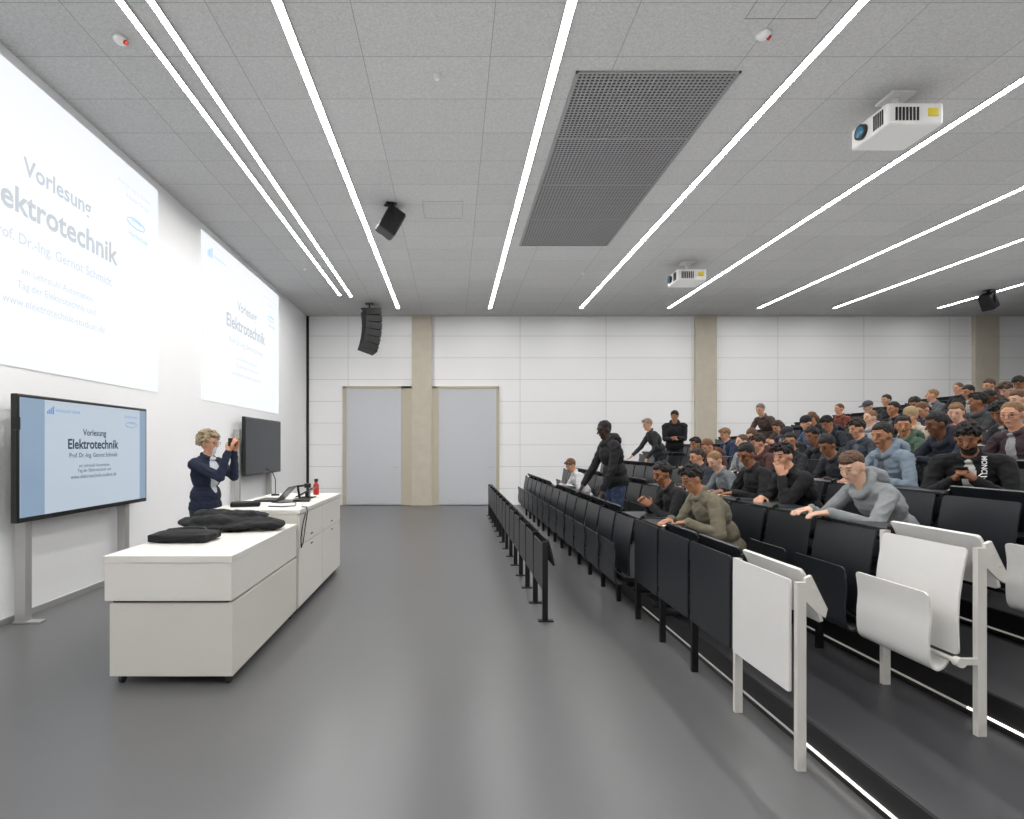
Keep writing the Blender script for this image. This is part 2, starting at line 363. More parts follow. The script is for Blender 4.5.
o=MB().path([(-1.50,5.5,1.006),(-1.45,5.48,1.006),(-1.435,5.45,.96),(-1.449,5.40,.78),(-1.449,5.35,.68),(-1.449,5.28,.64),(-1.449,5.27,.73),(-1.449,5.33,.85),(-1.440,5.40,.955)],.006).build('power_cable',M['plastic'],None,0,True)
tag(o,'thin black cable looping down the side of the taller desk','cable')
o=MB().path([(-1.95,5.95,1.006),(-1.85,5.9,1.006),(-1.72,6.0,1.006),(-1.66,5.85,1.006),(-1.6,5.6,1.006),(-1.7,5.5,1.006),(-1.85,5.55,1.006)],.006).build('laptop_cable',M['plastic'],None,0,True)
tag(o,'black cable lying in curves on top of the taller desk','cable')
def remesh(mb,voxel,it=3,disp=0):
    me=mb.mesh('tmp'); o=bpy.data.objects.new('tmp',me); C.objects.link(o)
    r=o.modifiers.new('r','REMESH'); r.mode='VOXEL'; r.voxel_size=voxel; r.use_smooth_shade=True
    s=o.modifiers.new('s','SMOOTH'); s.factor=.5; s.iterations=it
    if disp:
        tx=bpy.data.textures.new('cloth_folds','CLOUDS'); tx.noise_scale=.12
        d=o.modifiers.new('d','DISPLACE'); d.texture=tx; d.strength=disp
    dg=bpy.context.evaluated_depsgraph_get(); dg.update()
    out=bpy.data.meshes.new_from_object(o.evaluated_get(dg)); bpy.data.objects.remove(o); bpy.data.meshes.remove(me)
    out.polygons.foreach_set('use_smooth',[True]*len(out.polygons)); return out
t=thing('shoulder_bag','flat black shoulder bag lying on the near corner of the lower desk','bag',(-2.08,4.3,.875))
m=MB().ell((0,0,.045),(.25,.17,.045)).box(-.22,.22,-.14,.14,.005,.065)
me=remesh(m,.010,4); me.materials.append(M['cloth']); link('bag_body',me,t)
me=remesh(MB().ell((.02,-.06,.062),(.15,.08,.025)),.012,2); me.materials.append(M['cloth']); link('front_pocket',me,t)
MB().path([(-.2,.05,.05),(-.12,-.02,.085),(0,.02,.095),(.12,.05,.09),(.2,.0,.04)],.010).build('strap',M['plastic'],t,0,True)
m=MB()
for (x,y,z,a,b,c) in ((-.30,.05,.05,.17,.2,.045),(0,.05,.06,.30,.2,.06),(.25,0,.045,.24,.17,.042),(-.1,-.05,.07,.24,.12,.05),(.1,.12,.10,.22,.12,.045),(-.2,.15,.11,.2,.1,.035),(.36,-.02,.035,.14,.11,.03),(.05,.05,.115,.2,.08,.035),(-.02,.0,.03,.36,.24,.028)): m.ell((x,y,z),(a,b,c))
me=remesh(m,.011,2,.05); me.materials.append(M['cloth'])
o=link('coat',me,None,0,(-1.97,4.88,.885)); tag(o,'black coat thrown in a heap on the lower desk','coat')
t=thing('laptop','open black laptop on the taller desk in front of the lecturer','laptop',(-1.93,6.2,1.0),PI)
MB().box(-.0,.24,-.17,.17,.001,.018).build('keyboard_base',M['plastic'],t,.003)
MB().box(-.008,.0,-.17,.17,.0,.20,Matrix.Translation((0,0,.016))@Matrix.Rotation(-.75,4,'Y')).build('screen_lid',M['plastic'],t,.003)
t=thing('touch_panel','black tilted control panel on the taller desk beside the laptop','control panel',(-1.72,6.55,1.0),PI)
MB().box(-.1,.12,-.13,.13,0,.012,Matrix.Translation((0,0,.07))@Matrix.Rotation(.5,4,'Y')).build('touch_screen',M['plastic'],t,.003)
MB().box(-.08,.08,-.08,.08,0,.012).box(-.02,.02,-.04,.04,0,.08).build('foot',M['plastic'],t)
t=thing('drink_bottle','red drinking bottle with black cap at the far end of the desk','bottle',(-1.72,6.95,1.0))
MB().rev([(0,0),(0,.035),(.12,.035),(.15,.018),(.165,.018),(.165,0)],(0,0,0),(0,0,1),18).build('bottle_body',M['red'],t,0,True)
MB().tube((0,0,.165),(0,0,.2),.024).build('cap',M['plastic'],t)
t=thing('paper_stack','white sheets of paper lying on the taller desk near the far edge','paper',(-1.62,6.75,1.0))
MB().box(-.1,.1,-.14,.05,0,.006).build('sheets',M['paper'],t)
t=thing('gooseneck_microphone','thin black gooseneck microphone standing on the taller desk','microphone',(-2.2,6.85,1.0))
MB().tube((0,0,0),(0,0,.02),.05).build('base',M['plastic'],t)
MB().path([(0,0,.02),(0,0,.2),(-.03,-.01,.28),(-.08,-.02,.32)],.005).build('neck',M['plastic'],t,0,True)
MB().cone((-.08,-.02,.32),(-.11,-.03,.335),.012,.012).build('microphone_head',M['plastic'],t,0,True)
t=thing('document_case','small black case lying on the taller desk beside the coat','case',(-2.1,5.6,1.0),.3)
MB().box(-.14,.14,-.09,.09,0,.045).build('case_body',M['cloth'],t,.012)
t=thing('document_camera','black document camera with folded arm on the taller desk','camera',(-1.68,6.15,1.0),.2)
MB().box(-.09,.09,-.12,.12,0,.025).build('base',M['plastic'],t,.006)
MB().tube((-.03,.08,.02),(-.05,.06,.16),.012).tube((-.05,.06,.16),(.06,-.06,.18),.011).build('arm',M['blackmetal'],t)
MB().box(.03,.10,-.09,-.03,.15,.20).build('camera_head',M['plastic'],t,.008)
# ---------------------------------------------------------------- seats
SP=.6; Y0=2.74
def mesh_m(mb,name,m,smooth=True):
    me=mb.mesh(name,smooth); me.materials.append(m); return me
back_prof=[(.0,.92),(-.025,.80),(-.045,.66),(-.05,.52),(-.045,.38)]
panel_prof=[(-.008,.935),(-.010,.75),(-.010,.55),(-.010,.37)]
seat_up=[(-.07,.37),(-.10,.32),(-.14,.30),(-.172,.34),(-.178,.45),(-.17,.57),(-.185,.69)]
seat_dn=[(-.075,.45),(-.12,.435),(-.2,.43),(-.32,.445),(-.42,.45),(-.47,.42)]
tab_up=[(.045,.985),(.075,.93),(.115,.83),(.15,.72)]
tab_dn=[(.04,.925),(.16,.925),(.28,.925),(.395,.92)]
PM={}
for col,mm,pm in (('black',M['black'],M['blackmetal']),('white',M['white'],M['cream'])):
    PM[col,'back']=mesh_m(sheet(back_prof,.04,.58,.010,.025),'backrest',mm)
    PM[col,'panel']=mesh_m(sheet(panel_prof,.03,.59,.012,.015),'front_panel',mm)
    PM[col,'seatup']=mesh_m(sheet(seat_up,.06,.56,.010,.025),'tip_up_seat',mm)
    PM[col,'seatdn']=mesh_m(sheet(seat_dn,.06,.56,.010,.025),'tip_up_seat',mm)
    PM[col,'tabup']=mesh_m(sheet(tab_up,.03,.59,.016,.015),'writing_table',mm)
    PM[col,'tabdn']=mesh_m(sheet(tab_dn,.03,.59,.016,.015),'writing_table',mm)
    PM[col,'post']=mesh_m(MB().box(-.002,.042,-.014,.014,0,.93),'post',pm,False)
    b=MB().box(-.1,.0,-.010,.010,.352,.383).tube((-.09,-.02,.368),(-.09,.6,.368),.012).tube((-.09,-.026,.368),(-.09,.010,.368),.024,None,20)
    PM[col,'pivot']=mesh_m(b,'seat_pivot',pm,False)
    br=MB(); pts=[(.04,.84),(.04,.95),(.07,.965),(.15,.80),(.14,.755),(.10,.78)]
    vs=[(x,-.010,z) for x,z in pts]+[(x,.010,z) for x,z in pts]; nn=len(pts)
    br.add(vs,[tuple(range(nn)),tuple(range(2*nn-1,nn-1,-1))]+[(i,(i+1)%nn+0,(i+1)%nn+nn,i+nn)[::-1] for i in range(nn)])
    br.tube((.085,-.014,.90),(.085,.0,.90),.008).tube((.115,-.014,.84),(.115,.0,.84),.008)
    PM[col,'brk']=mesh_m(br,'table_bracket',pm,False)
def unit(n,k,col,seat,table,last=False):
    x=1.70+PITCH*(n-1); y=Y0+SP*k; z=RISE*(n-1)
    if seat is None:
        nm,cat='student_desk','desk'; lab='%s desk front panel in the lowest row, %s from its near white end'%(col,ORD[k])
    else:
        nm,cat='folding_chair','seat'; lab='%s folding seat in the %s bank from the floor, %s from the near end'%(col,ORD[n-1],ORD[k])
    t=thing(nm,lab,cat,(x,y,z),0,'fixed folding seats of the lecture hall')
    if not(k==1 and n<4): link('post',PM[col,'post'],t)
    if k==0 and n<4: link('post',PM['white','post'],t,0,(0,SP,0))
    if last: link('post',PM[col,'post'],t,0,(0,SP+.02,0))
    if seat is None: link('front_panel',PM[col,'panel'],t)
    else:
        link('backrest',PM[col,'back'],t); link('tip_up_seat',PM[col,'seatdn' if seat else 'seatup'],t); link('seat_pivot',PM[col,'pivot'],t)
    link('writing_table',PM[col,'tabdn' if table else 'tabup'],t); link('table_bracket',PM[col,'brk'],t)
NK=17
fp=mesh_m(sheet([(-.008,.70),(-.010,.55),(-.010,.28)],.03,.57,.012,.015),'front_panel',M['black'])
fpost=mesh_m(MB().box(-.02,.03,-.014,.014,0,.73).box(-.06,.08,-.03,.03,0,.012),'post',M['blackmetal'],False)
ftab=mesh_m(sheet([(.035,.745),(.05,.70),(.075,.6),(.095,.50)],.03,.57,.016,.015),'writing_table',M['black'])
for k in range(13):
    t=thing('front_desk','low black desk barrier section in front of the seating, %s from its near end'%ORD[k],'desk',(.84,5.08+SP*k,0),0,'low front desk barrier')
    link('front_panel',fp,t); link('post',fpost,t); link('writing_table',ftab,t)
    if k==12: link('post',fpost,t,0,(0,SP,0))
# ---------------------------------------------------------------- people
TAGS=['skin','top','pants','shoe','hair','lip','inner','eye']
dummy=mat('body_base','#808080')
HS=.93
def rdir(a): return Vector((math.sin(a),0,math.cos(a)))
def ik(Sh,W,l1,l2,hint):
    D=W-Sh; d=D.length
    if d>l1+l2-.008: W=Sh+D*((l1+l2-.008)/d); D=W-Sh; d=D.length
    u=D/d; a=(l1*l1-l2*l2+d*d)/(2*d); h=math.sqrt(max(0,l1*l1-a*a)); p=hint-u*hint.dot(u); p.normalize()
    return Sh+u*a+p*h,W
def arm_targets(kind,H,stand):
    V3=Vector
    if kind=='table': return (V3((.42,-.13,.80)),(V3((.8,.35,-.1)))),(V3((.43,.15,.80)),(V3((.8,-.35,-.1))))
    if kind=='write': return (V3((.47,-.03,.80)),V3((.8,.5,-.1))),(V3((.40,.17,.80)),V3((.6,-.7,-.1)))
    if kind=='reach': return (V3((.60,-.10,.80)),V3((1,.2,-.05))),(V3((.62,.14,.80)),V3((1,-.2,-.05)))
    if kind=='lap': return (V3((.28,-.10,.69)),V3((.8,.5,-.2))),(V3((.28,.10,.69)),V3((.8,-.5,-.2)))
    if kind=='chin': return (V3((.42,-.05,.80)),V3((.6,.7,-.1))),(H+V3((.05,.07,-.20)),V3((.1,-.2,1)))
    if kind=='phone': return (V3((.40,-.06,.84)),V3((.6,.35,.5))),(V3((.40,.06,.84)),V3((.6,-.35,.5)))
    if kind=='cross': return (V3((.27,.04,.86)),V3((.1,1,.0))),(V3((.29,-.04,.92)),V3((.1,-1,.0)))
    if kind=='photo': return (H+V3((.26,-.045,-.09)),V3((.35,.1,.9))),(H+V3((.26,.055,-.09)),V3((.35,-.1,.9)))
    if kind=='down': return (V3((.12,-.24,.86)),V3((.2,0,-1))),(V3((.12,.24,.86)),V3((.2,0,-1)))
    if kind=='reachdown': return (V3((.50,-.16,.93)),V3((.7,0,-.7))),(V3((.34,.22,.88)),V3((.4,0,-.9)))
    if kind=='lowreach': return (V3((.36,-.20,.86)),V3((.5,0,-.9))),(V3((.26,.24,.84)),V3((.4,0,-.9)))
    if kind=='front': return (V3((.30,-.06,1.08)),V3((.5,.7,.1))),(V3((.30,.06,1.12)),V3((.5,-.7,.1)))
def build_body(stand=False,lean=.25,yaw=0,pitch=.2,arms='table',bulk=1.05,hood=False,voxel=.009,beard=False,inner=False,curl=.5,puff=False):
    E=[];K=[]
    def ell(c,r,t,R=None): E.append((Vector(c),Vector(r),R or Matrix.Identity(3),t))
    def con(a,b,ra,rb,t): K.append((Vector(a),Vector(b),ra,rb,t))
    hz=.93 if stand else .565
    P0=Vector((0,0,hz)); R1=Matrix.Rotation(lean*.7,3,'Y'); R2=Matrix.Rotation(lean*1.15,3,'Y')
    Cm=P0+rdir(lean*.7)*.22; N=Cm+rdir(lean*1.15)*.29; ch=Cm+rdir(lean*1.15)*.12
    b=bulk
    ell(P0,(.125*b,.165*b,.12),'pants' if stand else 'top',R1)
    w_=1.1 if stand else 1
    ell(P0+rdir(lean*.7)*.13,(.112*b*w_,.148*b*w_,.14),'top',R1)
    if stand:
        ell(P0+rdir(lean*.7)*.02,(.132*b,.172*b,.14),'top',R1)
    ell(ch,(.122*b,.168*b,.17),'top',R2)
    Lt=Vector((0,1,0)); shs=N-rdir(lean*1.15)*.055
    con(shs-Lt*.145*b,shs+Lt*.145*b,.062*b,.062*b,'top')
    con(shs-Lt*.15*b,N+Vector((0,-.03,.0)),.055,.045,'top'); con(shs+Lt*.15*b,N+Vector((0,.03,0)),.055,.045,'top')
    nd=rdir(lean*.55+pitch*.35); H=N+nd*.148+Vector((.02,0,0))
    Rh=(Matrix.Rotation(yaw,3,'Z')@Matrix.Rotation(pitch,3,'Y'))
    con(N-nd*.02,H-nd*.05,.052,.049,'skin')
    def hp(p): return H+Rh@(Vector(p)*HS)
    def hell(c,r): ell(hp(c),Vector(r)*HS,'skin',Rh)
    def hcon(a,b_,ra,rb): con(hp(a),hp(b_),ra*HS,rb*HS,'skin')
    hell((-.008,0,.018),(.096,.075,.098))
    hell((.024,0,-.045),(.06,.052,.068))
    hcon((.055,0,-.094),(.062,0,-.090),.026,.022)
    hcon((.086,0,.012),(.110,0,-.020),.009,.013)
    hcon((.071,-.034,.034),(.071,.034,.034),.015,.015)
    for s in (-1,1):
        hell((-.008,s*.077,-.006),(.02,.010,.033))
        hcon((.055,s*.036,-.02),(.05,s*.038,-.03),.023,.023)
    hcon((.081,-.012,-.050),(.081,.012,-.050),.011,.011)
    cr=.062 if not hood else .082; ct=.018 if not hood else .030
    for i in range(14):
        a0=2*PI*i/14;a1=2*PI*(i+1)/14
        f=lambda a:N+R2@Vector((cr*math.cos(a)+.005,cr*math.sin(a),.020-(.05 if hood else .022)*math.cos(a)))
        con(f(a0),f(a1),ct,ct,'top')
    if hood: ell(N+R2@Vector((-.10,0,.0)),(.05,.12,.085),'top',R2)
    ar=arm_targets(arms,H,stand)
    wr=[]
    for s,(W,hd) in zip((-1,1),ar):
        sh=shs+Lt*s*.175*b+Vector((0,0,-.01)); hint=Vector((-.25,s*.75,-.8))
        if arms in('photo','front'): hint=Vector((-.1,s*.18,-1))
        e,W=ik(sh,W,.285,.255,hint)
        con(sh,e,.055*b,.045*b,'top'); con(e,W,.045*b,.035*b,'top')
        hd=hd.normalized(); up=Vector((0,0,1)) if abs(hd.z)<.7 else Vector((-1,0,0)) if arms!='chin' else Vector((0,s,0))
        if arms in('photo','phone'): up=Vector((0,s,0.2))
        n=(up-hd*up.dot(hd)).normalized(); lat=hd.cross(n)*1.0
        R=Matrix((hd,lat,n)).transposed(); st=W+hd*.012
        con(W,st+hd*.02,.027,.026,'skin')
        ell(st+hd*.055,(.05,.040,.018),'skin',R)
        ts=-1 if (lat.dot(Vector((0,1,0)))*s>0) else 1
        if arms in('photo','phone'): ts=1 if lat.x<0 or lat.z>0 else -1
        for i,(o,l) in enumerate(((-.031,.030),(-.0105,.036),(.0105,.038),(.031,.034))):
            bs=st+hd*.088+lat*(o*-ts); d1=(hd*math.cos(curl*.6)-n*math.sin(curl*.6)+lat*(o*-ts*2.5)).normalized(); p1=bs+d1*l
            d2=(hd*math.cos(curl*1.6)-n*math.sin(curl*1.6)).normalized(); p2=p1+d2*l*.8
            con(bs-hd*.02,p1,.0095,.0088,'skin'); con(p1,p2,.0088,.0075,'skin')
        tb=st+hd*.025+lat*ts*.03; t1=tb+(hd*.6+lat*ts*.75-n*.3).normalized()*.042; t2=t1+(hd*.9+lat*ts*.2-n*.4).normalized()*.03
        con(tb,t1,.014,.011,'skin'); con(t1,t2,.011,.009,'skin')
        wr.append((st+hd*.09,hd,n))
    for s in (-1,1):
        if stand: hp_,kn,an=Vector((0,s*.09,hz-.03)),Vector((.03,s*.105,.50)),Vector((-.01,s*.11,.10))
        else: hp_,kn,an=Vector((.02,s*.09,hz-.01)),Vector((.43,s*.12,.535)),Vector((.42,s*.12,.11))
        con(hp_,kn,.088,.06,'pants'); con(kn,an,.058,.043,'pants'); con(an+Vector((-.02,0,-.055)),an+Vector((.15,0,-.068)),.04,.032,'shoe'); con(an,an+Vector((-.015,0,-.05)),.04,.038,'shoe')
    mb=MB()
    for c,r,R,t in E: mb.ell(c,r,R,18,6)
    for a,bb,ra,rb,t in K: mb.cone(a,bb,ra,rb,12,4)
    me=remesh(mb,voxel,3 if voxel<.008 else 1)
    n=len(me.polygons); cc=np.empty(n*3); me.polygons.foreach_get('center',cc); cc=cc.reshape(-1,3)
    best=np.full(n,1e9); idx=np.zeros(n,dtype=np.int32)
    def upd(d,t):
        nonlocal best,idx
        m=d<best; best=np.where(m,d,best); idx=np.where(m,TAGS.index(t),idx)
    for c,r,R,t in E:
        q=(cc-np.array(c))@np.array(R); q=q/np.array(r); l=np.linalg.norm(q,axis=1); upd((l-1)*min(r),t)
    for a,bb,ra,rb,t in K:
        A=np.array(a);Bv=np.array(bb)-A; L2=max(1e-9,(Bv**2).sum()); h=np.clip(((cc-A)@Bv)/L2,0,1)
        upd(np.linalg.norm(cc-A-h[:,None]*Bv,axis=1)-(ra+(rb-ra)*h),t)
    nv=len(me.vertices)
    # majority filter so that collars and cuffs end in a clean line
    nl=len(me.loops); lv=np.empty(nl,dtype=np.int32); me.loops.foreach_get('vertex_index',lv)
    lt=np.empty(n,dtype=np.int32); me.polygons.foreach_get('loop_total',lt); lf=np.repeat(np.arange(n),lt)
    for _ in range(4):
        cnt=np.zeros((nv,8)); np.add.at(cnt,(lv,idx[lf]),1)
        fc=np.zeros((n,8)); np.add.at(fc,lf,cnt[lv]); idx=fc.argmax(axis=1).astype(np.int32)
    mask=np.zeros(nv,bool); skinv=np.zeros(nv,bool)
    clo=(idx==1)|(idx==2); mask[lv[clo[lf]]]=True; skinv[lv[~clo[lf]]]=True
    mask&=~skinv
    co=np.empty(nv*3); me.vertices.foreach_get('co',co); co=co.reshape(-1,3); no=np.empty(nv*3); me.vertices.foreach_get('normal',no); no=no.reshape(-1,3)
    amp=.0075*b
    for i in np.nonzero(mask)[0]:
        x,y,z=co[i]; q=noise.noise(Vector((x*10,y*10,z*17+x*8))); q2=noise.noise(Vector((x*24+5,y*24,z*34)))
        d=(.45-abs(q)*1.9)*amp+q2*.0025
        if puff: d=d*.8+.005*abs(math.sin((z+.25*x)*PI/.09))-.002
        co[i]+=no[i]*d
    me.vertices.foreach_set('co',co.ravel())
    def paint(c,r,t,R):
        nonlocal idx
        q=(cc-np.array(c))@np.array(R)/np.array(r); idx=np.where((np.linalg.norm(q,axis=1)<1)&(idx!=1 if t!='inner' else True),TAGS.index(t),idx)
    if beard:
        paint(hp((.045,0,-.088)),(.062,.066,.045),'hair',Rh); paint(hp((.098,0,-.036)),(.02,.028,.007),'hair',Rh)
        for s in (-1,1): paint(hp((.02,s*.06,-.045)),(.025,.03,.042),'hair',Rh)
    hi=voxel<.008
    paint(hp((.095,0,-.054)),(.03,.021,.006),'lip',Rh)
    for s in (-1,1):
        paint(hp((.083,s*.031,.010)),(.03,.0095,.0042 if hi else .0048),'eye',Rh); paint(hp((.085,s*.034,.036)),(.03,.018,.004 if hi else .0045),'hair',Rh)
    if inner: paint(ch+R2@Vector((.13*b,0,.07)),(.09,.045 if arms!='photo' else .075,.20 if arms!='photo' else .25),'inner',R2)
    me.materials.clear()
    for _ in TAGS: me.materials.append(dummy)
    me.polygons.foreach_set('material_index',idx.astype(np.int32)); me.update()
    Mh=Matrix.Translation(H)@Rh.to_4x4()@Matrix.Scale(HS,4)
    return me,Mh,wr
_hair={}
def hair_mesh(style):
    if style in _hair: return _hair[style]
    m=MB(); rnd=random.Random(len(style)*7+ord(style[0])+3)
    def tufts(n,r,R=(.092,.078,.094),c=(-.02,0,.036),emin=-.15,fringe=.05,fz=.078):
        for i in range(n):
            a=rnd.uniform(-PI,PI); e=math.asin(rnd.uniform(math.sin(emin),1))
            d=Vector((math.cos(a)*math.cos(e),math.sin(a)*math.cos(e),math.sin(e)))
            p=Vector((c[0]+R[0]*d.x,c[1]+R[1]*d.y,c[2]+R[2]*d.z))
            if p.x>fringe and p.z<fz: continue
            if p.x>.0 and p.z<.045: continue
            flow=Vector((-.3,rnd.uniform(-.6,.6),rnd.uniform(-.9,.2))); flow=(flow-d*flow.dot(d)).normalized()
            m.cone(p,p+flow*r*2.2+d*r*.35,r,r*.35,7,2)
    if style in('short','curly','long','bun','afro','wavy'):
        m.ell((-.024,0,.034),(.094,.082,.096)); m.ell((.008,0,.084),(.070,.060,.038))
    if style=='short': tufts(150,.009)
    if style=='long': tufts(90,.010)
    if style=='fade': m.ell((-.004,0,.066),(.084,.066,.060)); m.ell((-.03,0,.045),(.084,.076,.078)); tufts(130,.009,(.086,.068,.066),(-.006,0,.062),.2)
    if style=='crop': m.ell((-.016,0,.032),(.094,.0785,.094)); tufts(120,.006,(.095,.079,.094),(-.016,0,.032))
    if style=='wavy':
        tufts(110,.013,(.094,.078,.098),(-.018,0,.04)); tufts(18,.014,(.07,.06,.05),(.03,0,.085),.2,.2,.0)
    if style in('curly','afro'):
        R=.088 if style=='curly' else .112
        for i in range(380 if style=='afro' else 170):
            a=rnd.uniform(0,2*PI); e=math.asin(rnd.uniform(-.5 if style=='afro' else -.35,1)); k=rnd.uniform(.88,1.15)
            p=Vector((-.02+R*k*math.cos(a)*math.cos(e),R*k*.9*math.sin(a)*math.cos(e),.04+R*k*.95*math.sin(e)))
            if p.x>.05 and p.z<.078: continue
            if p.x>.005 and p.z<.035: continue
            m.ell(p,(.014,.014,.014),None,8,3)
    if style=='long':
        m.cone((-.05,0,.02),(-.075,0,-.17),.078,.06)
        for s in (-1,1): m.cone((-.02,s*.07,.01),(-.01,s*.085,-.18),.03,.026)
        for i in range(24):
            a=rnd.uniform(PI*.5,PI*1.5); p=Vector((-.06+.05*math.cos(a),.085*math.sin(a),.0)); m.cone(p,p+Vector((-.01,0,-.17)),.012,.008,7,2)
    if style=='cap': m.ell((-.008,0,.052),(.104,.086,.082)); m.ell((.115,0,.05),(.065,.066,.011),Matrix.Rotation(.15,3,'Y'))
    if style=='beanie': m.ell((-.012,0,.055),(.106,.088,.095))
    me=remesh(m,.005 if style not in('cap','beanie') else .007,1); _hair[style]=me; return me
def glasses_mesh():
    m=MB()
    for s in (-1,1):
        pts=[(.104-.006*abs(math.cos(a)),s*.034+.022*math.cos(a),.008+.016*math.sin(a)) for a in [2*PI*i/14 for i in range(15)]]
        m.path(pts,.0016,6); m.cone((.10,s*.056,.014),(-.005,s*.083,.012),.0016,.0016,6,2)
    m.cone((.106,-.012,.012),(.106,.012,.012),.0016,.0016,6,2); return m.mesh('glasses',True)
GL=None
SK={'light':'#c99678','fair':'#d3a990','mid':'#a87555','tan':'#8e5f41','brown':'#6b452d','dark':'#35231b'}
_bc={}
def person(label,loc,rot,top,skin,style,hairc,pants='#20242e',shoe='#15151a',innerc='#e8e8e6',scale=1.0,glasses=False,group=None,shine=False,hatc=None,**kw):
    global GL
    key=tuple(sorted(kw.items()))
    if key not in _bc: _bc[key]=build_body(**kw)
    me,Mh,wr=_bc[key]
    o=link('person',me); o.location=loc; o.rotation_euler=(0,0,rot); o.scale=(scale,)*3
    tag(o,label,'person',group)
    sk=SK[skin]; mats=[cm(sk,'skin'),cm(top,'shine' if shine else 'cloth'),cm(pants),cm(shoe),cm(hairc,'hair'),cm({'dark':'#3a2020','brown':'#6b3a30','fair':'#b98070','light':'#a86c5c'}.get(skin,'#844c40'),'skin'),cm(innerc),cm('#2a1e1a','skin')]
    for i,mm in enumerate(mats):
        o.material_slots[i].link='OBJECT'; o.material_slots[i].material=mm
    if style!='bald':
        hm=hair_mesh(style)
        if not hm.materials: hm.materials.append(dummy)
        nm={'cap':'cap','beanie':'beanie'}.get(style,'hair')
        h=link(nm,hm,o); h.matrix_basis=Mh
        h.material_slots[0].link='OBJECT'; h.material_slots[0].material=cm(hatc or hairc,'hair' if not hatc else 'cloth')
    if glasses:
        if GL is None: GL=glasses_mesh(); GL.materials.append(M['plastic'])
        gz=link('glasses',GL,o); gz.matrix_basis=Mh
    return o,Mh,wr,me
VAR={'a':dict(lean=.28,yaw=0,pitch=.3,arms='table'),'b':dict(lean=.44,yaw=.3,pitch=.55,arms='write'),'c':dict(lean=.1,yaw=.1,pitch=.1,arms='lap'),
'd':dict(lean=.34,yaw=.4,pitch=.15,arms='chin'),'e':dict(lean=.46,yaw=.1,pitch=.6,arms='phone'),'f':dict(lean=.2,yaw=.9,pitch=.15,arms='table'),'g':dict(lean=.12,yaw=-.6,pitch=.05,arms='cross'),'h':dict(lean=.58,yaw=.2,pitch=.4,arms='reach')}
def sim(kw):
    lean=kw['lean'];pitch=kw['pitch']; N=Vector((0,0,.565))+rdir(lean*.7)*.22+rdir(lean*1.15)*.29
    H=N+rdir(lean*.55+pitch*.35)*.148+Vector((.02,0,0)); return H
HR=.0065
